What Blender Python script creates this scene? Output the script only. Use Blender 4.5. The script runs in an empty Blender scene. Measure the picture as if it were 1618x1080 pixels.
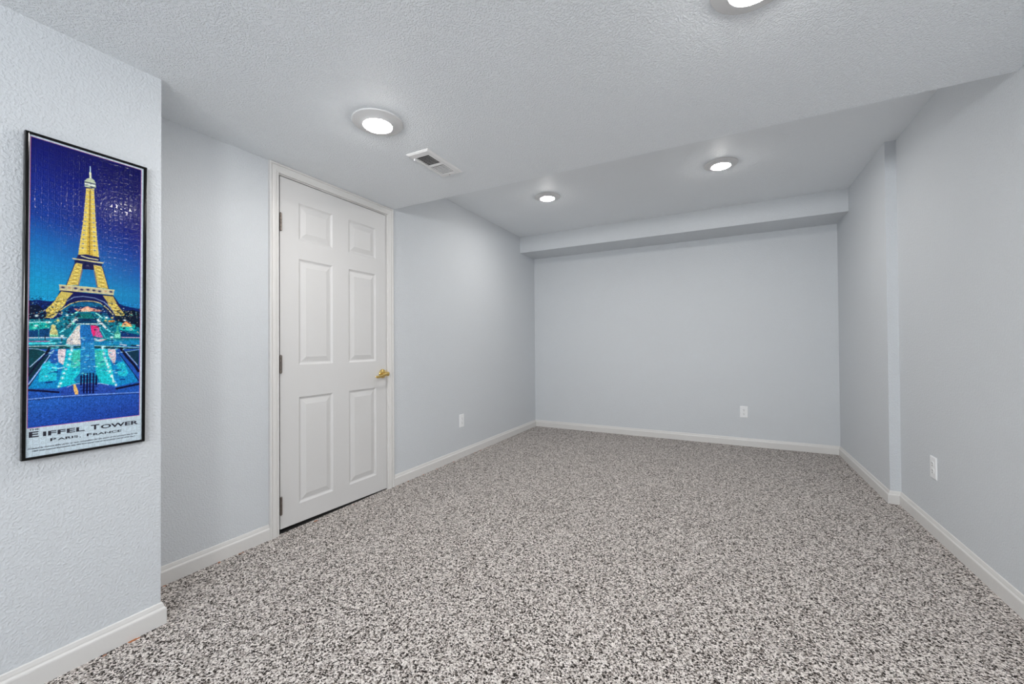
import bpy, bmesh, math, random
import numpy as np
from mathutils import Vector, Matrix

# ------------------------------------------------------------------ room dimensions (metres)
XL, XP, YP = -2.2509, -1.9377, 0.743          # left wall, near projecting wall face and its end
YE, YB, YBM = 2.2921, 4.8769, 4.4605          # ceiling step, back wall, soffit face
XR, XR2, YJ = 0.9467, 1.0042, 3.5531          # right wall (far / near part) and its jog
Z1, Z2, ZB = 2.1089, 2.4084, 2.2099           # low ceiling, high ceiling, soffit underside
YF = -2.3                                     # wall behind the camera
BH, BT = 0.083, 0.014                         # baseboard

# ------------------------------------------------------------------ camera, world, exposure
S = bpy.context.scene
COL = S.collection
cam_d = bpy.data.cameras.new('camera'); cam = bpy.data.objects.new('camera', cam_d); COL.objects.link(cam)
yaw, pitch, roll = math.radians(-28.012), math.radians(0.5681), math.radians(-0.4072)
f = Vector((math.sin(yaw)*math.cos(pitch), math.cos(yaw)*math.cos(pitch), math.sin(pitch)))
rt = Vector((math.cos(yaw), -math.sin(yaw), 0)); up = rt.cross(f)
rt, up = rt*math.cos(roll)+up*math.sin(roll), -rt*math.sin(roll)+up*math.cos(roll)
cam.matrix_world = Matrix(((rt.x, up.x, -f.x, 0), (rt.y, up.y, -f.y, 0), (rt.z, up.z, -f.z, 1.0604), (0, 0, 0, 1)))
cam_d.sensor_fit = 'HORIZONTAL'; cam_d.sensor_width = 36.0; cam_d.lens = 637.85/1618*36.0
cam_d.clip_start = 0.02; cam_d.clip_end = 50
S.camera = cam
S.view_settings.view_transform = 'Standard'; S.view_settings.look = 'None'
S.view_settings.gamma = 1.0; S.view_settings.use_curve_mapping = False
S.view_settings.exposure = 0.07
W = bpy.data.worlds.new('world'); S.world = W; W.use_nodes = True
W.node_tree.nodes['Background'].inputs[0].default_value = (0.8, 0.9, 1.0, 1)
W.node_tree.nodes['Background'].inputs[1].default_value = 0.3
S.cycles.max_bounces = 16; S.cycles.diffuse_bounces = 12; S.cycles.glossy_bounces = 4
S.cycles.use_denoising = True
S.cycles.sample_clamp_indirect = 3.0
LAMP_COL = (1.0, 0.965, 0.925)
LENS_STRENGTH = 238.0
# area lamps added behind the viewer as two unseen windows, located from the shadows
def added_window_light(x, energy, turn=0.0):
    d = bpy.data.lights.new('added_window_light', 'AREA'); d.shape = 'RECTANGLE'; d.size = 0.48; d.size_y = 0.42
    d.energy = energy; d.color = (0.96, 0.98, 1.0)
    o = bpy.data.objects.new('added_window_light', d); COL.objects.link(o)
    o.location = (x, YF-0.015, 1.55); o.rotation_euler = (math.radians(120), 0, turn)
added_window_light(0.66, 50.0)
added_window_light(-0.55, 38.0)

# ------------------------------------------------------------------ materials
def new_mat(name, col=(0.8, 0.8, 0.8), rough=0.5, metal=0.0, spec=0.5):
    m = bpy.data.materials.new(name); m.use_nodes = True
    b = m.node_tree.nodes['Principled BSDF']
    b.inputs['Base Color'].default_value = (*col, 1); b.inputs['Roughness'].default_value = rough
    b.inputs['Metallic'].default_value = metal; b.inputs['Specular IOR Level'].default_value = spec
    return m, m.node_tree, b
def N(nt, typ, **kw):
    n = nt.nodes.new(typ)
    for k, v in kw.items():
        if k in n.inputs: n.inputs[k].default_value = v
        else: setattr(n, k, v)
    return n
def bumpy(name, col, rough, scale, dist, spec=0.3, detail=2.5, blotch=0.0, lo=0.38, hi=0.68):
    m, nt, b = new_mat(name, col, rough, 0, spec)
    g = N(nt, 'ShaderNodeNewGeometry')
    n1 = N(nt, 'ShaderNodeTexNoise'); n1.inputs['Scale'].default_value = scale; n1.inputs['Detail'].default_value = detail
    n1.inputs['Roughness'].default_value = 0.5
    nt.links.new(g.outputs['Position'], n1.inputs['Vector'])
    mr = N(nt, 'ShaderNodeMapRange'); mr.interpolation_type = 'SMOOTHSTEP'
    mr.inputs['From Min'].default_value = lo; mr.inputs['From Max'].default_value = hi
    nt.links.new(n1.outputs['Fac'], mr.inputs['Value'])
    bp = N(nt, 'ShaderNodeBump'); bp.inputs['Strength'].default_value = 1.0; bp.inputs['Distance'].default_value = dist
    nt.links.new(mr.outputs['Result'], bp.inputs['Height']); nt.links.new(bp.outputs['Normal'], b.inputs['Normal'])
    if blotch:
        n2 = N(nt, 'ShaderNodeTexNoise'); n2.inputs['Scale'].default_value = 1.3; n2.inputs['Detail'].default_value = 3
        nt.links.new(g.outputs['Position'], n2.inputs['Vector'])
        mx = N(nt, 'ShaderNodeMix', data_type='RGBA')
        nt.links.new(n2.outputs['Fac'], mx.inputs['Factor'])
        mx.inputs[6].default_value = tuple(c*(1-blotch) for c in col)+(1,)
        mx.inputs[7].default_value = tuple(c*(1+blotch) for c in col)+(1,)
        nt.links.new(mx.outputs[2], b.inputs['Base Color'])
    return m
WALLC = (0.60, 0.625, 0.65)
M_wall = bumpy('painted_wall', WALLC, 0.62, 140, 0.0009, 0.3, 2.0, 0.02)
M_ceil = bumpy('textured_ceiling', (0.87, 0.905, 0.935), 0.6, 150, 0.0022, 0.3, 3.0, 0.02, 0.40, 0.64)
M_ceil_hi = bumpy('lightly_textured_ceiling_shaded', (0.80, 0.83, 0.855), 0.6, 90, 0.0010, 0.3, 2.0, 0.02)  # darker base colour than the low ceiling, standing in for shade past the step
M_trim = bumpy('white_trim_paint', (0.66, 0.65, 0.635), 0.38, 30, 0.0002, 0.45, 2.0)
M_door = bumpy('white_door_paint', (0.61, 0.605, 0.60), 0.42, 260, 0.00012, 0.4, 2.0)
M_plastic, _, _ = new_mat('white_plastic', (0.82, 0.83, 0.84), 0.3)
M_slot, _, _ = new_mat('dark_slot', (0.02, 0.02, 0.02), 0.7)
M_vent, _, _ = new_mat('white_enamel', (0.80, 0.80, 0.80), 0.35)
M_lamptrim, _, _ = new_mat('lamp_trim_enamel', (0.72, 0.72, 0.72), 0.45)
M_brass, _, _ = new_mat('polished_brass', (0.78, 0.56, 0.20), 0.16, 1.0)
M_steel, _, _ = new_mat('aged_hinge_steel', (0.20, 0.17, 0.15), 0.35, 1.0)
M_black, _, _ = new_mat('glossy_black_plastic', (0.003, 0.003, 0.003), 0.15, 0, 0.2)
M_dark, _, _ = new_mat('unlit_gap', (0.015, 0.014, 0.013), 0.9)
M_ink, _, _ = new_mat('black_ink', (0.008, 0.008, 0.02), 0.5)
M_ink2, _, _ = new_mat('grey_ink', (0.025, 0.03, 0.05), 0.5)
M_lens = bpy.data.materials.new('glowing_lens'); M_lens.use_nodes = True
_nt = M_lens.node_tree; _nt.nodes.clear()
_o = _nt.nodes.new('ShaderNodeOutputMaterial'); _e = _nt.nodes.new('ShaderNodeEmission')
_e.inputs[0].default_value = (*LAMP_COL, 1); _e.inputs[1].default_value = LENS_STRENGTH
_nt.links.new(_e.outputs[0], _o.inputs[0])

# carpet: twisted loops in pale grey, taupe and near black
M_carpet, nt, b = new_mat('speckled_carpet', (0.4, 0.38, 0.36), 0.95, 0, 0.1)
g = N(nt, 'ShaderNodeNewGeometry')
v1 = N(nt, 'ShaderNodeTexVoronoi'); v1.inputs['Scale'].default_value = 205; v1.inputs['Randomness'].default_value = 1.0
ns = N(nt, 'ShaderNodeTexNoise'); ns.inputs['Scale'].default_value = 150; ns.inputs['Detail'].default_value = 2
mxv = N(nt, 'ShaderNodeMix', data_type='VECTOR'); mxv.inputs['Factor'].default_value = 0.010
nt.links.new(g.outputs['Position'], ns.inputs['Vector'])
nt.links.new(g.outputs['Position'], mxv.inputs[4]); nt.links.new(ns.outputs['Color'], mxv.inputs[5])
nt.links.new(mxv.outputs[1], v1.inputs['Vector'])
sep = N(nt, 'ShaderNodeSeparateColor'); nt.links.new(v1.outputs['Color'], sep.inputs[0])
cr = N(nt, 'ShaderNodeValToRGB'); cr.color_ramp.interpolation = 'LINEAR'
el = cr.color_ramp.elements
el[0].position = 0.0; el[0].color = (0.022, 0.018, 0.016, 1); el[1].position = 1.0; el[1].color = (0.92, 0.865, 0.825, 1)
for p, c in ((0.22, (0.045, 0.038, 0.034)), (0.34, (0.22, 0.19, 0.17)), (0.48, (0.45, 0.405, 0.375)), (0.75, (0.70, 0.65, 0.615))):
    e = el.new(p); e.color = (*c, 1)
nt.links.new(sep.outputs[0], cr.inputs[0])
# rust coloured fibres lying loose along the left baseboards
sx = N(nt, 'ShaderNodeSeparateXYZ'); nt.links.new(g.outputs['Position'], sx.inputs[0])
def math_node(op, a, bb=None, c=None):
    n = N(nt, 'ShaderNodeMath'); n.operation = op
    for i, q in enumerate((a, bb, c)):
        if q is None: continue
        if isinstance(q, (int, float)): n.inputs[i].default_value = q
        else: nt.links.new(q, n.inputs[i])
    return n.outputs[0]
near = math_node('LESS_THAN', sx.outputs[0], XP+BT+0.012)
isP = math_node('LESS_THAN', sx.outputs[1], YP+0.02)
far = math_node('MULTIPLY', math_node('LESS_THAN', sx.outputs[0], XL+BT+0.012), math_node('GREATER_THAN', sx.outputs[0], XL+BT))
band = math_node('MAXIMUM', math_node('MULTIPLY', near, isP), far)
nr = N(nt, 'ShaderNodeTexNoise'); nr.inputs['Scale'].default_value = 17; nr.inputs['Detail'].default_value = 3
nt.links.new(g.outputs['Position'], nr.inputs['Vector'])
rust = math_node('MULTIPLY', band, math_node('GREATER_THAN', nr.outputs['Fac'], 0.61))
mxc = N(nt, 'ShaderNodeMix', data_type='RGBA'); mxc.inputs[7].default_value = (0.42, 0.15, 0.06, 1)
nt.links.new(rust, mxc.inputs['Factor']); nt.links.new(cr.outputs[0], mxc.inputs[6])
nt.links.new(mxc.outputs[2], b.inputs['Base Color'])
hgt = math_node('MULTIPLY_ADD', v1.outputs['Distance'], -0.8, math_node('MULTIPLY', sep.outputs[1], 0.5))
bp = N(nt, 'ShaderNodeBump'); bp.inputs['Strength'].default_value = 0.9; bp.inputs['Distance'].default_value = 0.004
nt.links.new(hgt, bp.inputs['Height']); nt.links.new(bp.outputs['Normal'], b.inputs['Normal'])

# ------------------------------------------------------------------ mesh helpers
def tag(o, label=None, cat=None, group=None, kind=None):
    if label: o['label'] = label
    if cat: o['category'] = cat
    if group: o['group'] = group
    if kind: o['kind'] = kind
    return o
def empty(name, loc):
    o = bpy.data.objects.new(name, None); o.empty_display_size = 0.05; COL.objects.link(o); o.location = loc; return o
def mk(name, bm, mat, parent=None, smooth=False, loc=None):
    bmesh.ops.recalc_face_normals(bm, faces=bm.faces)
    me = bpy.data.meshes.new(name); bm.to_mesh(me); bm.free()
    for m in (mat if isinstance(mat, (list, tuple)) else [mat]): me.materials.append(m)
    if smooth:
        for p in me.polygons: p.use_smooth = True
    o = bpy.data.objects.new(name, me); COL.objects.link(o)
    if parent: o.parent = parent
    if loc: o.location = loc
    return o
def box(bm, a, c, bev=0.0, seg=2):
    r = bmesh.ops.create_cube(bm, size=1.0)
    vs = r['verts']
    for v in vs:
        v.co = Vector([a[i]+(c[i]-a[i])*(v.co[i]+0.5) for i in range(3)])
    if bev:
        es = list({e for v in vs for e in v.link_edges})
        bmesh.ops.bevel(bm, geom=es, offset=bev, segments=seg, affect='EDGES', profile=0.5)
def prism(bm, pts, z0, z1):           # polygon in xy, extruded in z
    lo = [bm.verts.new((x, y, z0)) for x, y in pts]; hi = [bm.verts.new((x, y, z1)) for x, y in pts]
    n = len(pts)
    bm.faces.new(lo[::-1]); bm.faces.new(hi)
    for i in range(n): bm.faces.new((lo[i], lo[(i+1) % n], hi[(i+1) % n], hi[i]))
def sweep(bm, rings, closed_prof=True):   # list of rings of points, capped
    R = [[bm.verts.new(p) for p in r] for r in rings]
    n = len(R[0])
    for a, c in zip(R, R[1:]):
        for i in range(n if closed_prof else n-1):
            bm.faces.new((a[i], a[(i+1) % n], c[(i+1) % n], c[i]))
    if closed_prof:
        bm.faces.new(R[0][::-1]); bm.faces.new(R[-1])
def lathe(bm, prof, seg=64, axis='z', cen=(0, 0, 0)):   # prof: (r, h)
    rings = []
    for r, h in prof:
        ring = []
        for i in range(seg):
            t = 2*math.pi*i/seg
            p = (r*math.cos(t), r*math.sin(t), h)
            if axis == 'x': p = (h, r*math.cos(t), r*math.sin(t))
            ring.append(Vector(p)+Vector(cen))
        rings.append(ring)
    V = []
    for (r, h), ring in zip(prof, rings):
        if r < 1e-6:
            c = Vector(cen)+(Vector((0, 0, h)) if axis == 'z' else Vector((h, 0, 0)))
            V.append([bm.verts.new(c)])
        else: V.append([bm.verts.new(p) for p in ring])
    for a, c in zip(V, V[1:]):
        for i in range(seg):
            j = (i+1) % seg
            if len(a) == 1 and len(c) == 1: continue
            if len(a) == 1: bm.faces.new((a[0], c[i], c[j]))
            elif len(c) == 1: bm.faces.new((a[i], a[j], c[0]))
            else: bm.faces.new((a[i], a[j], c[j], c[i]))

# ------------------------------------------------------------------ room shell
bm = bmesh.new(); box(bm, (-2.45, YF-0.1, -0.1), (1.2, YB+0.12, 0.0))
tag(mk('floor', bm, M_carpet), 'wall to wall carpet speckled in pale grey, taupe and black', 'floor', kind='structure')

YD0, YD1, DTOP = 1.4125, 2.2275, 2.045        # door leaf edges
bm = bmesh.new()
# left wall with the door opening cut through its face (closed by the wall's outer layer behind it)
oy0, oy1, oz = YD0-0.021, YD1+0.021, DTOP+0.021
def wall_face_grid(bm, X, ys, zs, hole):
    V = {}
    def gv(i, j):
        if (i, j) not in V: V[i, j] = bm.verts.new((X, ys[i], zs[j]))
        return V[i, j]
    for i in range(len(ys)-1):
        for j in range(len(zs)-1):
            if (i, j) == hole: continue
            bm.faces.new((gv(i, j), gv(i+1, j), gv(i+1, j+1), gv(i, j+1)))
    return V
ys = (0.6, oy0, oy1, YB+0.12); zs = (-0.02, 0.0, oz, Z2+0.12)
box(bm, (XL-0.2, 0.6, -0.02), (XL, oy0, Z2+0.12)); box(bm, (XL-0.2, oy1, -0.02), (XL, YB+0.12, Z2+0.12))
box(bm, (XL-0.2, oy0, oz), (XL, oy1, Z2+0.12)); box(bm, (XL-0.2, oy0, -0.02), (XL-0.14, oy1, oz))
bmesh.ops.remove_doubles(bm, verts=bm.verts, dist=1e-5)
tag(mk('wall_left', bm, M_wall), 'pale blue grey textured wall around the white panelled door', 'wall', kind='structure')
bm = bmesh.new(); prism(bm, [(-2.45, YF-0.1), (XP, YF-0.1), (XP, YP), (-2.45, YP)], -0.02, Z1+0.05)
tag(mk('wall_corner', bm, M_wall), 'projecting pale blue grey wall that carries the framed tower poster', 'wall', kind='structure')
bm = bmesh.new(); box(bm, (XL-0.1, YB, -0.02), (XR+0.15, YB+0.12, Z2+0.12))
tag(mk('wall_back', bm, M_wall), 'pale blue grey wall at the far end under the soffit', 'wall', kind='structure')
bm = bmesh.new(); prism(bm, [(XR, YB+0.12), (XR, YJ), (XR2, YJ), (XR2, YF-0.1), (1.2, YF-0.1), (1.2, YB+0.12)], -0.02, Z2+0.12)
tag(mk('wall_right', bm, M_wall), 'pale blue grey wall on the right with a shallow jog', 'wall', kind='structure')
bm = bmesh.new()
for a, c in (((-2.0, YF-0.1, -0.02), (-0.83, YF, Z1+0.05)), ((-0.27, YF-0.1, -0.02), (0.38, YF, Z1+0.05)), ((0.94, YF-0.1, -0.02), (1.1, YF, Z1+0.05)),
             ((-0.83, YF-0.1, -0.02), (-0.27, YF, 1.30)), ((-0.83, YF-0.1, 1.80), (-0.27, YF, Z1+0.05)),
             ((0.38, YF-0.1, -0.02), (0.94, YF, 1.30)), ((0.38, YF-0.1, 1.80), (0.94, YF, Z1+0.05))):
    box(bm, a, c)
tag(mk('wall_front', bm, M_wall), 'pale blue grey wall closing the near end of the room', 'wall', kind='structure')
for wx, wl, wn in ((0.38, 'small white basement window, added unseen behind the viewer, beside the right wall', 'window_1'), (-0.83, 'small white basement window, added unseen behind the viewer, beside the poster wall', 'window_2')):
    bm = bmesh.new()  # unseen frames added around the area lamps
    for a, c in (((0, YF-0.09, 1.30), (0.03, YF-0.02, 1.80)), ((0.53, YF-0.09, 1.30), (0.56, YF-0.02, 1.80)), ((0.03, YF-0.09, 1.30), (0.53, YF-0.02, 1.33)),
                 ((0.03, YF-0.09, 1.77), (0.53, YF-0.02, 1.80))):
        box(bm, (a[0]+wx, a[1], a[2]), (c[0]+wx, c[1], c[2]), 0.003)
    tag(mk(wn, bm, M_trim), wl, 'window', kind='structure')
bm = bmesh.new()
box(bm, (-2.46, YF-0.1, Z1), (1.21, YE, Z2+0.15))
tag(mk('ceiling', bm, M_ceil), 'low ceiling with heavy stippled texture ending in a straight edge', 'ceiling', kind='structure')
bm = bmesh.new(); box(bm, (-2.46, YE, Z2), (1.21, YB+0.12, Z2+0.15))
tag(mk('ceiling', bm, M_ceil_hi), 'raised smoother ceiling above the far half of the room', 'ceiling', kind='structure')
bm = bmesh.new(); box(bm, (XL, YBM, ZB), (XR, YB, Z2))
tag(mk('trim_1', bm, M_wall), 'boxed soffit running along the top of the back wall', 'soffit', kind='structure')

# ------------------------------------------------------------------ baseboards
BPROF = [(0, 0), (BT, 0), (BT, 0.056), (0.0130, 0.060), (0.0085, 0.0655), (0.0080, 0.070), (0.0060, 0.077), (0.0050, 0.081), (0.002, BH), (0, BH)]
def moulding(bm, path, prof, z0=0.0):      # path in xy, room on the LEFT of travel
    n = len(path); rings = []
    for i, p in enumerate(path):
        P = Vector(p)
        d0 = (P-Vector(path[i-1])).normalized() if i else None
        d1 = (Vector(path[i+1])-P).normalized() if i < n-1 else None
        n0 = Vector((-d0.y, d0.x)) if d0 else None; n1 = Vector((-d1.y, d1.x)) if d1 else None
        if n0 and n1:
            m = (n0+n1); m = m/(m.dot(n0))
        else: m = n0 or n1
        rings.append([(P.x+m.x*a, P.y+m.y*a, z0+h) for a, h in prof])
    sweep(bm, rings)
def baseboard(name, path, label):
    bm = bmesh.new(); moulding(bm, path, BPROF)
    return tag(mk(name, bm, M_trim), label, 'baseboard', kind='structure')
CW0, CW1 = 1.3458, 2.2902                  # outer edges of the door casing
baseboard('baseboard_corner', [(XL+0.02, YP), (XP, YP), (XP, YF)], 'white baseboard under the poster wall, turning its outer corner')
baseboard('baseboard_left', [(XL, CW0), (XL, YP)], 'short white baseboard between the projecting wall and the door')
baseboard('baseboard_left', [(XL, YB-BT), (XL, CW1)], 'white baseboard from the door to the far left corner')
baseboard('baseboard_back', [(XR, YB), (XL, YB)], 'white baseboard along the foot of the back wall')
baseboard('baseboard_right', [(XR2, YF), (XR2, YJ), (XR, YJ), (XR, YB-BT)], 'white baseboard along the right wall, stepping around its jog')

# ------------------------------------------------------------------ door casing and jamb
CP = [(0, 0), (0, 0.010), (0.0015, 0.0125), (0.004, 0.0135), (0.008, 0.0115), (0.016, 0.0135), (0.022, 0.0155), (0.034, 0.016),
      (0.044, 0.0145), (0.0455, 0.0125), (0.047, 0.0125), (0.0485, 0.0165), (0.052, 0.018), (0.058, 0.018), (0.061, 0.016), (0.0625, 0.012), (0.0625, 0)]
# profile: (distance from the inner edge, projection from the wall)
def casing(name, yi0, yi1, zi, label):
    bm = bmesh.new(); rings = []; q = 0.0542/0.0625
    for (y, z, my, mz) in ((yi0, 0.0, -1, 0), (yi0, zi, -1, 1), (yi1, zi, 1, 1), (yi1, 0.0, 1, 0)):
        rings.append([(XL+h, y+my*a*q, z+mz*a*q) for a, h in CP])
    sweep(bm, rings)
    return tag(mk(name, bm, M_trim), label, 'door casing', kind='structure')
casing('trim_2', YD0-0.0125, YD1+0.0085, DTOP+0.0095, 'white moulded casing framing the closed panelled door')
bm = bmesh.new()
ja, jb, jt = YD0-0.006, YD1+0.0035, DTOP+0.0045
for a, c in (((XL-0.14, oy0, 0), (XL, ja, oz)), ((XL-0.14, jb, 0), (XL, oy1, oz)), ((XL-0.14, ja, jt), (XL, jb, oz))):
    box(bm, a, c)
for a, c in (((XL-0.06, ja, 0), (XL-0.042, YD0+0.010, jt)), ((XL-0.06, YD1-0.010, 0), (XL-0.042, jb, jt)),
             ((XL-0.06, YD0+0.010, DTOP-0.010), (XL-0.042, YD1-0.010, jt))):
    box(bm, a, c)
tag(mk('trim_3', bm, M_trim), 'white jamb lining the door opening behind the casing', 'door jamb', kind='structure')

bm = bmesh.new(); box(bm, (XL-0.139, ja+0.0005, 0.0), (XL-0.003, jb-0.0005, 0.004))  # near-black strip stands in for the shade under the door leaf
tag(mk('door_gap_shade', bm, M_dark), 'dark strip painted as the shade in the gap under the panelled door', 'painted gap shade', kind='structure')
# ------------------------------------------------------------------ six panel door
def door_leaf():
    bm = bmesh.new()
    y0, y1, zt = YD0, YD1, DTOP
    T = 0.035; XF = XL-0.0015
    cols = [(1.528, 1.764), (1.888, 2.128)]
    rows = [(0.134, 0.766), (0.957, 1.590), (1.702, 1.924)]
    ys = [y0, cols[0][0], cols[0][1], cols[1][0], cols[1][1], y1]
    zs = [None, rows[0][0], rows[0][1], rows[1][0], rows[1][1], rows[2][0], rows[2][1], zt]
    zb = lambda y: 0.027-(y-y0)/(y1-y0)*0.020      # foot trimmed slightly out of level
    V = {}
    for i, y in enumerate(ys):
        for j, z in enumerate(zs): V[i, j] = bm.verts.new((XF, y, zb(y) if z is None else z))
    for i in range(len(ys)-1):
        for j in range(len(zs)-1):
            if i in (1, 3) and j in (1, 3, 5):
                ya, yb, za, zc = ys[i], ys[i+1], zs[j], zs[j+1]
                ring = [V[i, j], V[i+1, j], V[i+1, j+1], V[i, j+1]]
                for inset, dep in ((0.0035, 0.0020), (0.008, 0.0055), (0.013, 0.0078), (0.018, 0.0080), (0.021, 0.0072), (0.045, 0.0012), (0.047, 0.0004)):
                    nr = [bm.verts.new((XF-dep, a, c)) for a, c in ((ya+inset, za+inset), (yb-inset, za+inset), (yb-inset, zc-inset), (ya+inset, zc-inset))]
                    for k in range(4): bm.faces.new((ring[k], ring[(k+1) % 4], nr[(k+1) % 4], nr[k]))
                    ring = nr
                bm.faces.new(ring)
            else: bm.faces.new((V[i, j], V[i+1, j], V[i+1, j+1], V[i, j+1]))
    # outline round to the back
    loop = [V[i, 0] for i in range(6)]+[V[5, j] for j in range(1, 8)]+[V[i, 7] for i in range(4, -1, -1)]+[V[0, j] for j in range(6, 0, -1)]
    back = [bm.verts.new((XF-T, v.co.y, v.co.z)) for v in loop]
    n = len(loop)
    for k in range(n): bm.faces.new((loop[k], loop[(k+1) % n], back[(k+1) % n], back[k]))
    bm.faces.new(back)
    return bm
door = tag(mk('door_1', door_leaf(), M_door), 'closed white six panel door with brass lever and three hinges', 'door', kind='structure')
def hinge(zc):
    bm = bmesh.new()
    y = YD0+0.0005; x = XL+0.0060; n = 5; h = 0.100
    for k in range(n):
        za = zc-h/2+k*h/n+0.0006; zb_ = zc-h/2+(k+1)*h/n-0.0006
        lathe(bm, [(0, za), (0.0056, za), (0.0068, za+0.001), (0.0068, zb_-0.001), (0.0056, zb_), (0, zb_)], 16, 'z', (x, y, 0))
    lathe(bm, [(0, zc-h/2-0.004), (0.003, zc-h/2-0.003), (0.0042, zc-h/2), (0.0042, zc+h/2), (0.003, zc+h/2+0.003), (0, zc+h/2+0.004)], 16, 'z', (x, y, 0))
    box(bm, (XL-0.0015, y, zc-h/2), (XL+0.0015, y+0.010, zc+h/2))
    return mk('hinge', bm, M_steel, door, smooth=False)
for zc in (1.781, 0.966, 0.160): hinge(zc)
hy, hz = 2.187, 0.863
rose = bmesh.new()
lathe(rose, [(0, XL+0.013), (0.016, XL+0.0135), (0.018, XL+0.012), (0.024, XL+0.010), (0.0285, XL+0.0075), (0.0325, XL+0.005), (0.0335, XL+0.002), (0.033, XL-0.0015), (0, XL-0.0015)], 40, 'x', (0, hy, hz))
handle = mk('door_handle', rose, M_brass, door, smooth=True)
neck = bmesh.new()
lathe(neck, [(0.0, XL+0.010), (0.014, XL+0.011), (0.0105, XL+0.020), (0.0095, XL+0.034), (0.0125, XL+0.042), (0.0165, XL+0.050), (0.0155, XL+0.058), (0.009, XL+0.062), (0, XL+0.063)], 28, 'x', (0, hy, hz))
# the curved grip, an elliptical section swept towards the hinge side
path = [(0.052, 0.008, 0.001, 0.0080, 0.0100), (0.054, -0.008, 0.0, 0.0085, 0.0115), (0.056, -0.030, -0.004, 0.0070, 0.0110), (0.056, -0.052, -0.010, 0.0060, 0.0100),
        (0.053, -0.074, -0.015, 0.0055, 0.0095), (0.049, -0.092, -0.017, 0.0055, 0.0095), (0.046, -0.103, -0.016, 0.0045, 0.0075), (0.045, -0.108, -0.015, 0.0015, 0.003)]
rings = []
for dx, dy, dz, a, c in path:
    rings.append([(XL+dx+a*math.cos(t*math.pi/8), hy+dy, hz+dz+c*math.sin(t*math.pi/8)) for t in range(16)])
sweep(neck, rings)
mk('lever', neck, M_brass, handle, smooth=True)
bm = bmesh.new()
box(bm, (XL-0.003, YD1-0.0002, hz-0.028), (XL+0.0006, YD1+0.0028, hz+0.028))
mk('strike_plate', bm, M_brass, door)

# ------------------------------------------------------------------ recessed ceiling lights
def ceiling_light(x, y, z, label):
    root = empty('recessed_light', (x, y, z))
    tag(root, label, 'ceiling light', 'round recessed ceiling lights')
    bm = bmesh.new()
    lathe(bm, [(0.1145, 0.0), (0.1150, -0.002), (0.1140, -0.0045), (0.110, -0.0055), (0.095, -0.0085), (0.080, -0.0125), (0.072, -0.0155),
               (0.0685, -0.0185), (0.0665, -0.0195), (0.0650, -0.0185), (0.0640, -0.0150), (0.0640, 0.0)], 96)
    mk('trim_ring', bm, M_lamptrim, root, smooth=True)
    bm = bmesh.new()
    lathe(bm, [(0.0635, -0.002), (0.0632, -0.016), (0.0615, -0.0200), (0.054, -0.0235), (0.040, -0.0265), (0.022, -0.0285), (0, -0.029)], 64)
    mk('lens', bm, M_lens, root, smooth=True)
    return root
first = ceiling_light(-1.428, 1.365, Z1, 'round lit ceiling light on the low ceiling just before the vent')
def copy_light(x, y, z, label):
    r = first.copy(); COL.objects.link(r); r.location = (x, y, z); r['label'] = label
    for ch in first.children:
        c = ch.copy(); COL.objects.link(c); c.parent = r
    return r
copy_light(0.080, 1.352, Z1, 'round lit ceiling light cut off by the top edge of the photo')
copy_light(-1.420, 3.372, Z2, 'smaller looking ceiling light on the raised ceiling, the left one')
copy_light(-0.025, 3.391, Z2, 'ceiling light on the raised ceiling, the right one above the back wall')
copy_light(0.060, -1.45, Z1, 'ceiling light on the low ceiling behind the viewer')

# ------------------------------------------------------------------ ceiling register
vx0, vx1, vy0, vy1 = -1.5368, -1.3855, 1.669, 1.995
root = empty('ceiling_vent', ((vx0+vx1)/2, (vy0+vy1)/2, Z1))
tag(root, 'white rectangular louvred air vent in the low ceiling beside the light', 'air vent')
cx, cy = (vx0+vx1)/2, (vy0+vy1)/2
sx0, sx1 = -1.509-cx, -1.420-cx
a0, a1, b0, b1 = 1.716-cy, 1.830-cy, 1.843-cy, 1.962-cy
bm = bmesh.new()
W2, L2 = (vx1-vx0)/2, (vy1-vy0)/2
def plate_strip(x0, x1, y0, y1, z0=-0.0075, z1=-0.0055): box(bm, (x0, y0, z0), (x1, y1, z1))
def ring4(x0, x1, y0, y1, z): return [bm.verts.new(p) for p in ((x0, y0, z), (x1, y0, z), (x1, y1, z), (x0, y1, z))]
def band(a_, b_):
    for k in range(4): bm.faces.new((a_[k], a_[(k+1) % 4], b_[(k+1) % 4], b_[k]))
o0 = ring4(-W2, W2, -L2, L2, 0.0); o1 = ring4(-W2, W2, -L2, L2, -0.0025); o2 = ring4(-W2+0.011, W2-0.011, -L2+0.011, L2-0.011, -0.0080)
o3 = ring4(sx0, sx1, a0, b1, -0.0080); o4 = ring4(sx0, sx1, a0, b1, -0.0010)
band(o0, o1); band(o1, o2); band(o2, o3); band(o3, o4)
box(bm, (sx0, a1, -0.0080), (sx1, b0, -0.0012))
mk('faceplate', bm, M_vent, root)
bm = bmesh.new(); box(bm, (sx0-0.004, a0-0.004, -0.0008), (sx1+0.004, b1+0.004, -0.0002))
mk('backing', bm, M_slot, root)
def slat(y, tilt):
    bm = bmesh.new(); h = 0.0066 if tilt > 0 else 0.0054; c, s = math.cos(tilt), math.sin(tilt)
    pts = [(-h/2, -0.0004), (h/2, -0.0004), (h/2, 0.0004), (-h/2, 0.0004)]
    rr = [[(x, y+p*c-q*s, -0.0048+p*s+q*c) for p, q in pts] for x in (sx0, sx1)]
    sweep(bm, rr); return mk('slat', bm, M_vent, root)
nb = 8
for k in range(nb):
    slat(a0+(k+0.5)*(a1-a0)/nb, math.radians(29))
for k in range(nb):
    slat(b0+(k+0.5)*(b1-b0)/nb, math.radians(-36))
bm = bmesh.new()
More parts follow.
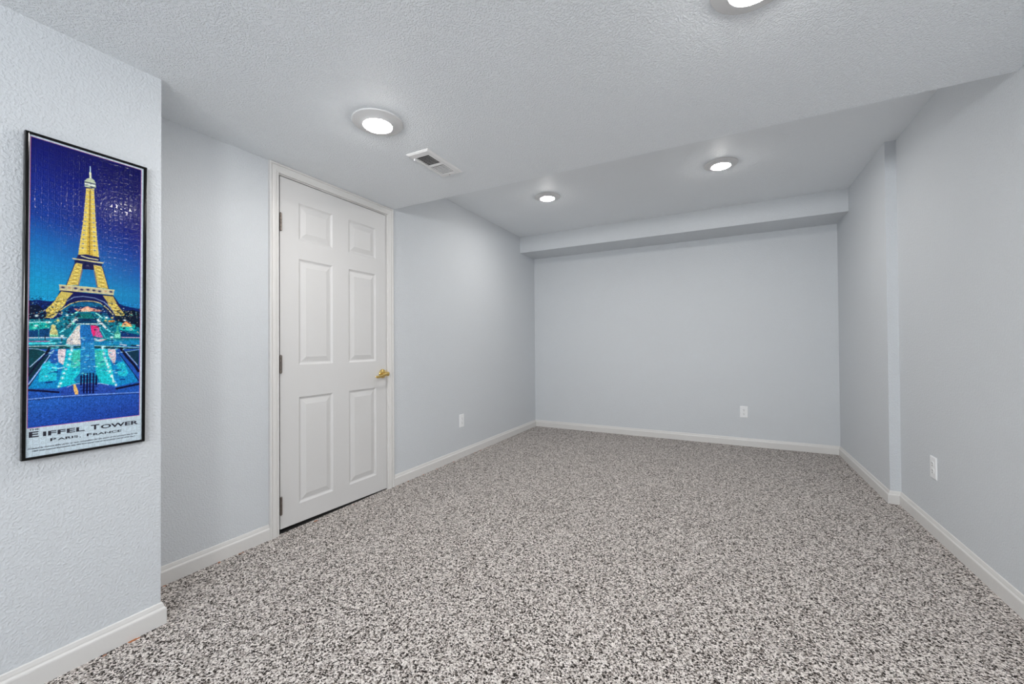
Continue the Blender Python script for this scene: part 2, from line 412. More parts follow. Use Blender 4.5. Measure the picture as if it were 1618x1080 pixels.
box(bm, (-1.5215-cx, 1.716-cy, -0.018), (-1.5135-cx, 1.7215-cy, -0.006), 0.0015)
mk('damper_lever', bm, M_vent, root)
for (px, py) in ((-1.4714-cx, 1.978-cy), (-1.4714-cx, 1.689-cy)):
    bm = bmesh.new(); lathe(bm, [(0, -0.0095), (0.0028, -0.0092), (0.0036, -0.0078), (0.0036, -0.006)], 20, 'z', (px, py, 0))
    mk('screw', bm, M_steel if py > 0 else M_vent, root, smooth=True)

# ------------------------------------------------------------------ wall outlets
def outlet(loc, rz, label):
    root = empty('wall_outlet', loc); root.rotation_euler = (0, 0, rz)
    tag(root, label, 'outlet', 'white duplex wall outlets')
    # local: plate in the xz plane, facing -y
    w, h, t = 0.036, 0.060, 0.0062
    bm = bmesh.new()
    rings = []
    for ins, dep in ((0, 0), (0, -0.0025), (0.0010, -0.0048), (0.0035, -t)):
        rings.append([(-w+ins, dep, -h+ins), (w-ins, dep, -h+ins), (w-ins, dep, h-ins), (-w+ins, dep, h-ins)])
    sweep(bm, rings)
    mk('cover_plate', bm, M_plastic, root)
    for s in (1, -1):
        bm = bmesh.new(); zc = s*0.0195
        pts = []
        for k in range(32):
            t_ = 2*math.pi*k/32
            pts.append((max(-0.0165, min(0.0165, 0.0185*math.cos(t_))), zc+max(-0.0142, min(0.0142, 0.0175*math.sin(t_)))))
        rings = [[(x, -t+0.001, z) for x, z in pts], [(x, -t-0.0016, z) for x, z in pts], [(x*0.94, -t-0.0022, zc+(z-zc)*0.94) for x, z in pts]]
        sweep(bm, rings); r = mk('receptacle', bm, M_plastic, root)
        bm = bmesh.new(); y = -t-0.0022
        box(bm, (-0.0075, y-0.0003, zc+0.001), (-0.0050, y+0.001, zc+0.0095)); box(bm, (0.0050, y-0.0003, zc+0.002), (0.0073, y+0.001, zc+0.009))
        lathe2 = [(0.0030*math.cos(k*math.pi/6), 0.0032*math.sin(k*math.pi/6)) for k in range(12)]
        sweep(bm, [[(x, y-0.0003, zc-0.0075+z) for x, z in lathe2], [(x, y+0.001, zc-0.0075+z) for x, z in lathe2]])
        mk('slots', bm, M_slot, r)
    bm = bmesh.new()
    c = [(0.0028*math.cos(k*math.pi/8), 0.0028*math.sin(k*math.pi/8)) for k in range(16)]
    sweep(bm, [[(x, -t+0.001, z) for x, z in c], [(x, -t-0.0008, z) for x, z in c], [(x*.6, -t-0.0014, z*.6) for x, z in c]])
    mk('screw', bm, M_vent, root)
    return root
outlet((XL, 3.190, 0.350), math.radians(90), 'white duplex outlet on the left wall, right of the panelled door')
outlet((0.151, YB, 0.354), 0.0, 'white duplex outlet low on the back wall')
outlet((XR2, 3.068, 0.372), math.radians(-90), 'white duplex outlet on the right wall, near side of the jog')

# ------------------------------------------------------------------ framed jigsaw poster
ART = """P 6,30,95|-137.8,-16.7 -118.8,-12.3 -94.2,-14.8 -65.5,-8.1 56,0.2 87,-12 133.4,-22 133.7,-64.6 -137.3,-80
P 4,20,50|-137.7,-32.2 -120.3,-25.8 -105.6,-43.9 -98.8,-70.4 -137.3,-80
P 4,22,45|87.1,-31.4 112.6,-26.5 133.5,-30.5 134,-115.7 108.7,-91.3 66.6,-71.2 62.4,-49.6
P 10,90,130|-53.2,-17 -30,-10.9 26.3,-8.1 42.2,-32.2 50.4,-69.4 -64.9,-75.9 -68.7,-41
P 8,40,100|-47.9,-26.6 36.2,-21.9 46.2,-42.6 -54.7,-50
P 235,150,130|-39.7,-33.6 -22.5,-34.2 -13.5,-26.2 -6,-22.9 1.5,-27.5 26.5,-33.4 25.6,-38.8 1.6,-39.3 -0.2,-46 -26.2,-45.8
P 255,190,160|-18.9,-33.2 -6,-25.5 3.5,-32.6 -0.3,-42.9 -22.5,-43
P 10,115,135|-137.3,-75.2 -85.4,-72.1 -29.8,-43 11.1,-39.9 66.6,-68.5 133.8,-90.2 134.3,-158.3 -136.7,-158.8
P 8,60,100|-29.8,-48.1 7.3,-45.5 19.1,-79.1 -40.3,-82.1
P 10,110,110|-26.2,-49.2 3.5,-47.1 11.3,-63.6 -31.5,-66.3
P 4,40,80|-18.7,-66.8 -0.1,-65.7 3.8,-73.3 -22.2,-74.7
P 10,160,150|-137.3,-84.8 -93.7,-80 -93.6,-99.7 -137.1,-108.6
P 6,60,110|-137.1,-111 -93.6,-102.1 -93.4,-129.2 -137,-130.1
P 20,190,180|72.9,-76.3 121.7,-79.4 117.5,-102.1 79.2,-100.7
P 6,50,110|79.2,-103.5 134,-118.6 134.1,-129.9 75.2,-131
L 150,235,235,3|-137.3,-85.2 -115,-82.6 -90.4,-82.2
L 150,250,220,3.5|-44,-54.3 -29.8,-43.5
L 150,250,220,3.5|14.9,-44.9 30.6,-59.8
L 225,245,245,6|-32.7,-66.4 -54.3,-98.1
L 90,210,220,4|-54.3,-98.1 -69.8,-113.6
L 230,245,245,6|19.9,-68.4 43.7,-99.3
L 90,210,220,4|43.7,-99.3 59.9,-117.7
L 70,200,210,2|-31.3,-86.8 -48.9,-125.6
L 70,200,210,2|24,-94.8 38.9,-129
P 215,205,200|-30.4,-89.3 -23.1,-88.5 -20.8,-153.4 -56.6,-153.6 -54,-135.9 -43.6,-117.9
P 240,230,220|-40,-122.9 -29.4,-96.9 -25.7,-96.8 -25.4,-150.8 -39.8,-151
P 225,40,110|-0.3,-87.4 20.1,-88.3 24.1,-100.1 7.9,-129.7 2.1,-106.2
P 200,90,150|13.4,-95.2 23.1,-102.8 33,-129.1 13.6,-126.8
P 225,190,200|7.9,-132.3 43,-134.3 27.3,-142.6 11.8,-140
L 215,235,235,3|-29.5,-84.1 0,-83.2 26.8,-81.4
P 60,150,190|-137,-132.5 -56.7,-130.9 -56.6,-137.2 -136.8,-137.8
L 225,225,230,2.5|-137,-132.5 -98.4,-131.3 -55.9,-130.9
L 190,110,170,2.5|-136.8,-144.5 -93.3,-143.5
L 60,210,220,6|-136.8,-150.4 -81.5,-149.2
P 20,130,180|10.9,-144 134.2,-135.6 134.2,-152.6 11,-155.9
L 230,190,200,2.5|81.5,-126.8 134.1,-127.1
L 240,245,250,4|78.5,-152.9 94.3,-155.6
L 20,30,50,4|109.2,-156.2 124.4,-157.2
L 240,245,250,3|124.4,-155.6 133.2,-156.4
L 40,150,170,2|-116.5,-103 -116.3,-132.1
L 20,40,60,2.5|-103,-124.5 -102.9,-137.9
L 20,40,60,2.5|-66.2,-133.6 -66.1,-152.4
L 20,60,90,2|56.9,-131.3 57,-150.3
B 240,255,255,5,4|-120.8,-62.8 -122.1,-94.8 -54.6,-57.1 41.4,-58.6 55.8,-127.3 -65.4,-125.5 90.5,-65.7 107.7,-96.9 -98.7,-82.7 -33.3,-66.4
B 255,220,120,4,4|56.4,-58.1 39.5,-70 -75.2,-75.2
B 120,240,200,4,3.5|-40.3,-83.4 108.4,-45.1 -47.4,-77.4 77,-84.3 -126.1,-101
P 205,200,130|-90.4,-92.1 -86.2,-88.2 -80.3,-91.6 -79.3,-104 -75.9,-108.9 -74.9,-128.8 -93.4,-129.2 -92.7,-109.5 -90.2,-104.4
P 120,200,160|-93.4,-121.8 -74,-121.3 -74,-129.3 -93.7,-129.7
P 60,160,140|68.8,-87.5 72.5,-87.2 74.1,-106.4 79.7,-111.7 79.8,-130.9 61.3,-131.3 62.8,-112.2 67.9,-106.6
P 130,220,190|63.9,-114.9 78.3,-114.5 78.3,-128.2 64,-128.5
P 240,190,120|80.1,-88.3 85.3,-78.4 93.6,-69.6 108.7,-78.7 111.9,-88.4 95.9,-88.4
L 235,110,60,3|84.3,-79.9 93.6,-70.2 105.5,-78.8
P 230,140,50|45.4,-68.3 62.5,-66.5 64.7,-72.7 46.5,-74.5
P 14,70,75|-138.6,-158 -20.7,-156.4 -20.7,-166 -76.3,-168.3 -93.1,-172.7 -138.5,-167.5
P 14,60,70|11,-157.6 132.8,-163.1 132.9,-174.5 77.6,-169.9 11,-166
L 200,225,230,2|-138.2,-159.9 -81.4,-157.4 -21.6,-155.7
L 150,215,225,2|11,-157.1 67.3,-159.8 132.1,-164.6
P 30,80,170|-138.5,-167.5 132.8,-168.8 133.8,-327.5 -137.7,-322.2
P 10,60,70|-138.5,-168.7 -122.4,-166.4 -96.3,-176.3 -136.2,-224.8
P 12,50,75|131,-171.6 92.3,-176.9 131.5,-236.8
P 8,45,60|-138,-224.7 -97.9,-187.3 -90.4,-182.5 -135.8,-270.1
L 150,190,220,1.6|-138.5,-166.3 -117.6,-168.1 -99.6,-177
L 170,200,235,2.2|-99.6,-177 -133.8,-223.7
L 150,185,230,3|-83.9,-172.7 -136.5,-278.3
L 10,15,50,3|-86.3,-180.1 -97.7,-206.9 -118.6,-249.7 -135.7,-283.2
L 10,15,35,7|-92.3,-165.3 -99.6,-182.4
L 10,15,50,4|-99.6,-182.4 -117.3,-211.1 -136,-248.6
L 170,195,230,2|94.4,-179.6 127,-228.1
L 140,190,220,1.6|92.3,-179.7 132.1,-171.1
L 8,10,40,8|80.7,-167.1 96.7,-196.3 118.3,-227.7 130.4,-250.8
L 10,15,50,3|75.6,-184.9 98.9,-226.9 130.7,-284.8
P 15,130,190|-78,-169 67.3,-169 75.7,-187.6 118.5,-264.2 129.6,-290.3 68.3,-302 28.3,-287.9 -0.4,-283 -45.9,-289.5 -75.3,-295.8 -137.5,-291.3 -109,-228.4
P 20,190,205|-53.8,-170.5 -21.6,-168 -21,-247.9 -24.4,-278.5 -52.9,-289 -75.3,-294.5 -67.1,-250.3
P 25,190,200|11,-168.7 45.1,-169.7 59.7,-252.5 66.1,-296.3 28.3,-287.9 16.6,-268.5
P 30,185,205|-107.5,-216.3 -92.8,-204.6 -75.8,-227.5 -77.2,-269.6 -116.8,-271.5 -113.8,-242.7
P 30,190,210|69.7,-220.4 88.4,-215.5 101.2,-254.8 95,-268.3 74.1,-264.2
P 60,190,170|-39.7,-173.1 -22.5,-170.6 -22.1,-232.4 -46.3,-228.7
P 50,190,175|13,-173.4 35.2,-173.6 39.6,-232.6 14.4,-231.4
P 30,80,160|-92.9,-180 -74.6,-172.8 -75.1,-212.6 -90.3,-214.5
P 30,90,170|66.4,-173.9 75.6,-184.9 84.1,-212.6 67.6,-209.4
P 225,205,210|-73.7,-169.1 -56.4,-168.4 -58,-193.1 -62.1,-220.5 -72.5,-210.2 -74.7,-190.2
P 225,200,205|46.1,-169.7 66.3,-169.8 67.6,-198.5 63.6,-225.5 55.4,-211.7 47.3,-189.9
L 170,225,235,3|-87.6,-226.9 -72.4,-231.4 -60.3,-228.1
L 10,50,120,4|-90,-241 -75.7,-242.9
L 10,40,110,4.5|-98.9,-275.3 -87.3,-274.2
L 10,50,120,4|61.6,-220 69.7,-219.3
L 10,50,120,4|65.8,-244.7 81.2,-244.1
L 10,40,110,4|79.4,-278.2 90.9,-278.6
B 200,245,250,4,7|-43.2,-164.1 32.3,-164.3 -43.2,-173 35.4,-184.3
B 210,245,250,4,4.5|-46.6,-185.6 -48.3,-200.8 -51.6,-221 -56,-233.4 -60.2,-248.2 -63.5,-263 -67.7,-280.2 -71.1,-290
B 230,250,250,3.5,6|38.4,-197.8 41.8,-208.6 44.5,-222.1 47.5,-233 51.7,-248 55.8,-264.4 61,-282.3 68.1,-296.5
L 200,240,250,3|57.8,-260.5 61,-283.7 66.1,-285.5
P 25,105,175|-23.1,-86.4 1,-87.3 4,-111.4 10.2,-132.3 11,-166.4 -20.7,-166.3 -24.8,-107.1
P 30,125,185|-20.9,-144.8 10.3,-144.6 13.2,-197.2 15.5,-250 -22.8,-247.8 -22.4,-183.5
P 20,120,175|-22.8,-247.8 15.5,-250 28.3,-287.9 -0.4,-283 -28,-284.6 -38.9,-272.4
L 170,195,230,2|-52.9,-294 -38.8,-285.6 -22.6,-283.8 -0.4,-285.1 28.3,-287.9 48,-294.9
P 35,70,160|-52.9,-295.3 -37,-286.5 28.3,-289.2 48.1,-298.9 68.3,-307.4 66.4,-326.3 -68.2,-320 -66.7,-300.2
L 8,10,45,6|-136.4,-295.7 -105.2,-301.5 -72.6,-308.5
L 8,10,45,7|70.3,-309.8 99.5,-304.6 131.9,-298.4
P 250,190,110|-38.8,-286.4 -33.4,-286.8 -26.9,-309.1 -26.8,-320.6 -34,-319.9 -37.7,-303
L 5,8,55,4.2|-20,-258.3 -20.5,-289.1
L 5,8,55,4.2|-13.1,-251 -13.4,-316.9
L 5,8,55,4.2|-5.7,-251.4 -5.9,-317.6
L 5,8,55,4.2|1.6,-251.8 1.4,-318.3
L 5,8,55,4.2|9.7,-252.3 9.5,-319.2
L 5,8,55,4.2|17.5,-260.6 16.9,-292.2
L 5,8,60,1.8|-21.8,-263.3 19.4,-264.5
L 5,8,60,1.8|-21.8,-273.6 19.4,-275
L 5,8,60,1.8|-21.6,-285.2 19.6,-286.9
L 5,8,60,1.8|-21.5,-296.8 19.7,-298.8
L 5,8,60,1.8|-21.5,-308.3 19.7,-310.7
L 110,150,220,3.5|-137.4,-324.2 -80.1,-322.5 9.4,-324.4 132.1,-329.5
L 10,25,90,2|-137.4,-327.5 -80.1,-326.2 9.4,-328.4 132.1,-333.5
L 190,215,235,2.4|-3.4,456.8 -2.9,435.7
L 230,235,200,5|-3.3,435.6 -2.3,416.1
P 190,200,170|-16.9,402.6 -11.6,411.8 -2.9,418.9 5.8,414.5 10.3,405.5 11.1,387.4 6,380.3 1.6,384 -11.4,382.5 -16.3,383.8
L 14,20,80,3|-15.8,399.1 -4,400.4 9.2,400.4
L 14,20,80,2|-14.6,388.9 -1.7,396.6
L 245,245,250,2.5|-14.7,393.4 7.1,395.1
L 14,20,80,4|-1.7,387.5 9.3,386.8
L 14,20,80,3|-14.6,381.4 -1.7,382.9
P 222,196,92|-12.9,378.8 6.3,382.7 8.5,337.7 11.5,272.6 15.9,207.5 20.7,149.9 -30.2,148.6 -25.7,197.8 -19,264.2 -15.2,330.2
P 205,170,60|-6.2,376.8 -0.4,378.8 2,269.9 5.2,150.2 -11.2,149.6 -7.4,267.4
L 90,80,60,1.6|-3.1,377.8 -3.1,268.5 -3.5,153.9
L 190,160,60,5|-19,264.2 11.5,268.2
P 14,20,80|-30.5,148.1 -10.8,153.4 21,149.8 24.1,137.5 -10.6,125.3 -36.2,130.3
L 225,220,170,3|-22.6,145.5 -6.7,141.6 17.9,140.6
L 215,200,140,4|-42,132.8 -18.5,132.3 30.5,131.5
P 20,25,70|-40,128.8 -18.5,129.5 29.5,128.4 28.5,123.9 26.5,112 7.8,103.2 -18.4,101.6 -37,112.2
P 222,196,92|-34.2,119.6 -20.5,118 -21.3,101.1 -28.8,45.8 -57.5,41.9 -49.3,74.5 -38.9,111.9
P 222,196,92|7.7,120.2 26.4,119.2 32.8,104.5 45.6,42.6 17.5,44.3 9.9,92.1
L 120,110,120,3.4|-20.3,99.9 -28.8,45
L 120,110,120,3.4|9.3,100.5 17.5,44.3
L 30,40,100,2.2|-37.1,120.5 -57.5,41.1
L 30,40,100,2.2|29.5,118.3 46.5,42.7
P 14,20,80|-70.4,25.4 -5.8,22.1 58.1,22.3 77,-9.6 86.2,-38.6 59.6,-50.7 48.7,-32.6 25.1,-8.7 8.6,-4.1 -9.6,-4.1 -29.4,-7.7 -48.5,-18.4 -70.9,-42 -87.1,-67.3 -97.9,-68 -99.8,-44.4 -78.5,-2.5
P 200,180,90|-68.6,20.2 -41.2,18 -54.4,-3.2 -81.3,-6
P 190,170,90|31.3,17.9 58.1,17.9 68.1,-6.1 44.2,-5.4
P 222,196,92|-79.4,-6.6 -54.7,-4.1 -59.9,-22.2 -72.7,-42.3 -87.1,-67.8 -101.8,-67.7 -99.7,-52.3 -103.4,-44.6
P 222,196,92|43.1,-8.4 67,-7.1 89.6,-42.8 88.5,-47.9 65.1,-50.4 54,-26.3
L 225,205,120,2.2|-87.1,-67.3 -69,-40.5 -48.5,-19 -29.4,-8.9 -9.6,-5.2 8.6,-4.6 25.1,-9.3 44.3,-27.2 58.5,-47.9
L 110,130,170,3|-56.1,-11 -39.1,4.4 -17.6,9.5 10.6,7 35.7,-4.8 52.9,-26.4
P 200,190,150|-73,41.1 -10,42.7 61.2,40.2 59.6,23.3 -9.8,25.9 -72.3,24.5
L 225,215,150,2.6|-73,40.6 -10,41.9 61.2,40.2
L 215,200,130,2|-72.3,24.5 -9.8,25 59.2,23.9
B 30,30,80,5,3.5|-65,33.6 -35.5,34.3 -20.9,32 -5.9,33.4 8.7,33.1 22.8,31.7 52.5,33.4
B 200,150,110,4,3|-49.9,33.9 38.6,33.7
L 130,105,50,1.3|-34.2,119.6 -21.8,105.9
L 150,120,50,1.3|-38.1,106.5 -20.5,118
L 250,240,170,1.1|-34.2,119.6 -20.5,118
L 130,105,50,1.3|-38.1,106.5 -23.3,93.8
L 150,120,50,1.3|-42.1,93.5 -21.8,105.9
L 250,240,170,1.1|-38.1,106.5 -21.8,105.9
L 130,105,50,1.3|-42.1,93.5 -24.6,81.8
L 150,120,50,1.3|-46,80.5 -23.3,93.8
L 250,240,170,1.1|-42.1,93.5 -23.3,93.8
L 130,105,50,1.3|-46,80.5 -26,69.8
L 150,120,50,1.3|-49.8,67.6 -24.6,81.8
L 250,240,170,1.1|-46,80.5 -24.6,81.8
L 130,105,50,1.3|-49.8,67.6 -27.4,57.8
L 150,120,50,1.3|-53.7,54.6 -26,69.8
L 250,240,170,1.1|-49.8,67.6 -26,69.8
L 130,105,50,1.3|-53.7,54.6 -28.8,45.8
L 150,120,50,1.3|-57.5,41.9 -27.4,57.8
L 250,240,170,1.1|-53.7,54.6 -27.4,57.8
L 130,105,50,1.3|7.7,120.2 31.3,105.7
L 150,120,50,1.3|9.4,107.6 28.5,118.1
L 250,240,170,1.1|7.7,120.2 28.5,118.1
L 130,105,50,1.3|9.4,107.6 34.1,93.2
L 150,120,50,1.3|10.9,95 31.3,105.7
L 250,240,170,1.1|9.4,107.6 31.3,105.7
L 130,105,50,1.3|10.9,95 37,80.6
L 150,120,50,1.3|12.6,82.4 34.1,93.2
L 250,240,170,1.1|10.9,95 34.1,93.2
L 130,105,50,1.3|12.6,82.4 39.9,68
L 150,120,50,1.3|14.3,69.7 37,80.6
L 250,240,170,1.1|12.6,82.4 37,80.6
L 130,105,50,1.3|14.3,69.7 42.7,55.3
L 150,120,50,1.3|15.9,57 39.9,68
L 250,240,170,1.1|14.3,69.7 39.9,68
L 130,105,50,1.3|15.9,57 45.6,42.6
L 150,120,50,1.3|17.5,44.3 42.7,55.3
L 250,240,170,1.1|15.9,57 42.7,55.3
L 130,105,50,1.3|-79.4,-6.6 -62.5,-19.4
L 150,120,50,1.3|-85.2,-19.5 -54.7,-4.1
L 250,240,170,1.1|-79.4,-6.6 -54.7,-4.1
L 130,105,50,1.3|-85.2,-19.5 -70.1,-34.6
L 150,120,50,1.3|-90.9,-32.3 -62.5,-19.4
L 250,240,170,1.1|-85.2,-19.5 -62.5,-19.4
L 130,105,50,1.3|-90.9,-32.3 -77.8,-49.7
L 150,120,50,1.3|-96.7,-45.1 -70.1,-34.6
L 250,240,170,1.1|-90.9,-32.3 -70.1,-34.6
L 130,105,50,1.3|-96.7,-45.1 -85.3,-64.5
L 150,120,50,1.3|-102.4,-57.7 -77.8,-49.7
L 250,240,170,1.1|-96.7,-45.1 -77.8,-49.7
L 130,105,50,1.3|43.1,-8.4 72.5,-16.6
L 150,120,50,1.3|48.3,-18.9 67,-7.1
L 250,240,170,1.1|43.1,-8.4 67,-7.1
L 130,105,50,1.3|48.3,-18.9 77.9,-26.3
L 150,120,50,1.3|53.5,-29.3 72.5,-16.6
L 250,240,170,1.1|48.3,-18.9 72.5,-16.6
L 130,105,50,1.3|53.5,-29.3 83.4,-36
L 150,120,50,1.3|58.8,-39.8 77.9,-26.3
L 250,240,170,1.1|53.5,-29.3 77.9,-26.3
L 130,105,50,1.3|58.8,-39.8 88.9,-45.8
L 150,120,50,1.3|64,-50.5 83.4,-36
L 250,240,170,1.1|58.8,-39.8 83.4,-36
B 120,110,90,2.6,2.2|-8.9,373.2
L 250,245,200,1|-5,374.5 -12.4,374
B 120,110,90,2.6,2.2|2.8,377.1
L 250,245,200,1|-1.2,375.7 6.4,376.1
B 80,70,60,1.6,1.8|-3.1,369.6
B 120,110,90,2.6,2.2|-9.7,357.6
L 250,245,200,1|-5.4,358.7 -13.8,358.1
B 120,110,90,2.6,2.2|3.2,361.3
L 250,245,200,1|-1.2,360.1 7.3,360.7
B 80,70,60,1.6,1.8|-3.2,354
B 120,110,90,2.6,2.2|-10.7,342.1
L 250,245,200,1|-5.8,343 -15,342.1
B 120,110,90,2.6,2.2|3.8,345.4
L 250,245,200,1|-1.1,344.5 8.3,345.3
B 80,70,60,1.6,1.8|-3.4,338.3
B 120,110,90,2.6,2.2|-11.5,326.5
L 250,245,200,1|-6.2,327.3 -16.3,326.2
B 120,110,90,2.6,2.2|4.4,329.6
L 250,245,200,1|-1,328.9 9.3,329.8
B 80,70,60,1.6,1.8|-3.6,322.6
B 120,110,90,2.6,2.2|-12.3,311
L 250,245,200,1|-6.5,311.6 -17.6,310.4
B 120,110,90,2.6,2.2|4.9,313.8
L 250,245,200,1|-1,313.2 10.3,314.5
B 80,70,60,1.6,1.8|-3.7,307
B 60,75,140,2.6,2.2|-13.2,295.5
L 250,245,200,1|-6.9,295.9 -18.8,294.5
B 60,75,140,2.6,2.2|5.4,297.9
L 250,245,200,1|-1,297.6 11.2,299
B 80,70,60,1.6,1.8|-3.9,291.3
B 60,75,140,2.6,2.2|-14.1,280.1
L 250,245,200,1|-7.4,280.2 -20.2,278.7
B 60,75,140,2.6,2.2|6,282.1
L 250,245,200,1|-0.9,282 12.3,283.6
B 80,70,60,1.6,1.8|-4,275.7
B 60,75,140,2.6,2.2|-15,264.7
L 250,245,200,1|-7.7,264.6 -21.4,263
B 60,75,140,2.6,2.2|6.6,266.2
L 250,245,200,1|-0.8,266.4 13.3,268.1
B 80,70,60,1.6,1.8|-4.3,260
B 60,75,140,2.6,2.2|-15.8,249.3
L 250,245,200,1|-8.1,248.9 -22.7,247.2
B 60,75,140,2.6,2.2|7.1,250.3
L 250,245,200,1|-0.7,250.8 14.3,252.6
B 80,70,60,1.6,1.8|-4.4,244.4
B 60,75,140,2.6,2.2|-16.6,233.9
L 250,245,200,1|-8.5,233.3 -23.9,231.5
B 60,75,140,2.6,2.2|7.7,234.5
L 250,245,200,1|-0.6,235.2 15.2,237.1
B 80,70,60,1.6,1.8|-4.5,228.8
B 60,75,140,2.6,2.2|-17.6,218.6
L 250,245,200,1|-8.9,217.7 -25.3,215.8
B 60,75,140,2.6,2.2|8.2,218.6
L 250,245,200,1|-0.6,219.6 16.2,221.5
B 80,70,60,1.6,1.8|-4.7,213.2
B 60,75,140,2.6,2.2|-18.4,203.3
L 250,245,200,1|-9.3,202 -26.5,200.2
B 60,75,140,2.6,2.2|8.8,202.7
L 250,245,200,1|-0.6,204 17.3,206
B 80,70,60,1.6,1.8|-4.9,197.6
B 60,75,140,2.6,2.2|-19.2,188
L 250,245,200,1|-9.7,186.4 -27.8,184.5
B 60,75,140,2.6,2.2|9.3,186.8
L 250,245,200,1|-0.5,188.4 18.3,190.4
B 80,70,60,1.6,1.8|-5.1,182
B 60,75,140,2.6,2.2|-20.1,172.7
L 250,245,200,1|-10,170.9 -29,169
B 60,75,140,2.6,2.2|9.9,171
L 250,245,200,1|-0.4,172.9 19.2,174.8
B 80,70,60,1.6,1.8|-5.2,166.4"""
PX0, PX1, PZ0, PZ1 = -141.0, 141.0, -507.0, 507.0     # sheet, millimetres from its centre
IX0, IX1, IZ0, IZ1 = -137.5, 133.3, -413.5, 498.2     # printed picture
RES = 1.25; SS = 3
def srgb(c): 
    c = np.asarray(c, float)/255.0
    return np.where(c <= 0.04045, c/12.92, ((c+0.055)/1.055)**2.4)
def render_art():
    nx = int(round((PX1-PX0)/RES))+1; nz = int(round((PZ1-PZ0)/RES))+1
    xs = np.linspace(PX0, PX1, nx*SS); zs = np.linspace(PZ0, PZ1, nz*SS)
    H, Wd = len(zs), len(xs)
    img = np.empty((H, Wd, 3)); img[:] = (196, 212, 222)
    ix = (xs >= IX0) & (xs <= IX1); iz = (zs >= IZ0) & (zs <= IZ1)
    # pink keyline
    kx = (xs >= IX0-1.3) & (xs <= IX1+1.3); kz = (zs >= IZ0-1.3) & (zs <= IZ1+1.3)
    img[np.ix_(kz, kx)] = (200, 100, 150)
    # night sky, deep navy to teal over the horizon
    keyz = [IZ0, -330, -40, 30, 110, 190, 260, 360, 500]
    left = np.array([(28, 70, 160), (35, 95, 180), (20, 140, 190), (20, 150, 195), (24, 130, 190), (22, 95, 170), (20, 58, 145), (16, 38, 130), (12, 16, 96)], float)
    right = np.array([(28, 60, 150), (35, 80, 170), (24, 115, 175), (28, 125, 180), (26, 85, 160), (18, 50, 135), (10, 20, 105), (7, 9, 88), (6, 8, 76)], float)
    L = np.stack([np.interp(zs, keyz, left[:, k]) for k in range(3)], -1); R = np.stack([np.interp(zs, keyz, right[:, k]) for k in range(3)], -1)
    t = np.clip((xs-IX0)/(IX1-IX0), 0, 1)[None, :, None]
    sky = L[:, None, :]*(1-t)+R[:, None, :]*t
    img[np.ix_(iz, ix)] = sky[np.ix_(iz, ix)]
    rng = np.random.RandomState(4)
    def sub(x0, x1, z0, z1):
        a = max(0, np.searchsorted(xs, max(x0, IX0))); b_ = min(Wd, np.searchsorted(xs, min(x1, IX1)))
        c = max(0, np.searchsorted(zs, max(z0, IZ0))); d = min(H, np.searchsorted(zs, min(z1, IZ1)))
        return a, b_, c, d
    def fill_poly(col, pts):
        p = np.array(pts); a, b_, c, d = sub(p[:, 0].min(), p[:, 0].max()+1, p[:, 1].min(), p[:, 1].max()+1)
        if a >= b_ or c >= d: return
        X, Z = np.meshgrid(xs[a:b_], zs[c:d]); ins = np.zeros(X.shape, bool)
        j = len(p)-1
        for i in range(len(p)):
            xi, zi = p[i]; xj, zj = p[j]
            if zi != zj:
                cond = ((zi > Z) != (zj > Z)) & (X < (xj-xi)*(Z-zi)/(zj-zi)+xi); ins ^= cond
            j = i
        v = img[c:d, a:b_]
        tex = 1+0.10*rng.randn(*X.shape)[..., None]
        v[ins] = np.clip((np.array(col, float)*tex), 0, 255)[ins]
    def stroke(col, w, pts):
        for (x0, z0), (x1, z1) in zip(pts, pts[1:]):
            r = w/2; a, b_, c, d = sub(min(x0, x1)-r, max(x0, x1)+r, min(z0, z1)-r, max(z0, z1)+r)
            if a >= b_ or c >= d: continue
            X, Z = np.meshgrid(xs[a:b_], zs[c:d]); dx, dz = x1-x0, z1-z0; q = dx*dx+dz*dz+1e-9
            tt = np.clip(((X-x0)*dx+(Z-z0)*dz)/q, 0, 1)
            ins = np.hypot(X-x0-tt*dx, Z-z0-tt*dz) <= r
            img[c:d, a:b_][ins] = col
    def blob(col, rx, rz, pts):
        for x0, z0 in pts:
            a, b_, c, d = sub(x0-rx*2, x0+rx*2, z0-rz*2, z0+rz*2)
            if a >= b_ or c >= d: continue
            X, Z = np.meshgrid(xs[a:b_], zs[c:d])
            k = np.clip(1.35*np.exp(-1.6*(((X-x0)/rx)**2+((Z-z0)/rz)**2)), 0, 1)[..., None]
            img[c:d, a:b_] = img[c:d, a:b_]*(1-k)+np.array(col, float)*k
    for ln in ART.splitlines():
        head, pt = ln.split('|'); kind, nums = head.split(' '); nums = [float(q) for q in nums.split(',')]
        pts = [tuple(float(q) for q in s.split(',')) for s in pt.split()]
        if kind == 'P': fill_poly(nums[:3], pts)
        elif kind == 'L': stroke(nums[:3], nums[3], pts)
        else: blob(nums[:3], nums[3], nums[4], pts)
    # glitter of street lamps, foliage and rippling water
    for _ in range(340):
        x0, z0 = rng.uniform(IX0, IX1), -118+104*rng.beta(1.6, 1.6)
        if abs(x0+5) < 14: continue
        c_ = [(235, 255, 250), (120, 230, 210), (250, 205, 140), (60, 150, 210)][rng.randint(4)]
        blob(c_, rng.uniform(0.8, 2.0), rng.uniform(0.7, 1.5), [(x0, z0)])
    for _ in range(260):
        x0, z0 = rng.uniform(IX0, IX1), -112+104*rng.beta(1.6, 1.6)
        if abs(x0+5) < 14: continue
        blob((4, 24, 50), rng.uniform(1.5, 4.5), rng.uniform(1.0, 2.4), [(x0, z0)])
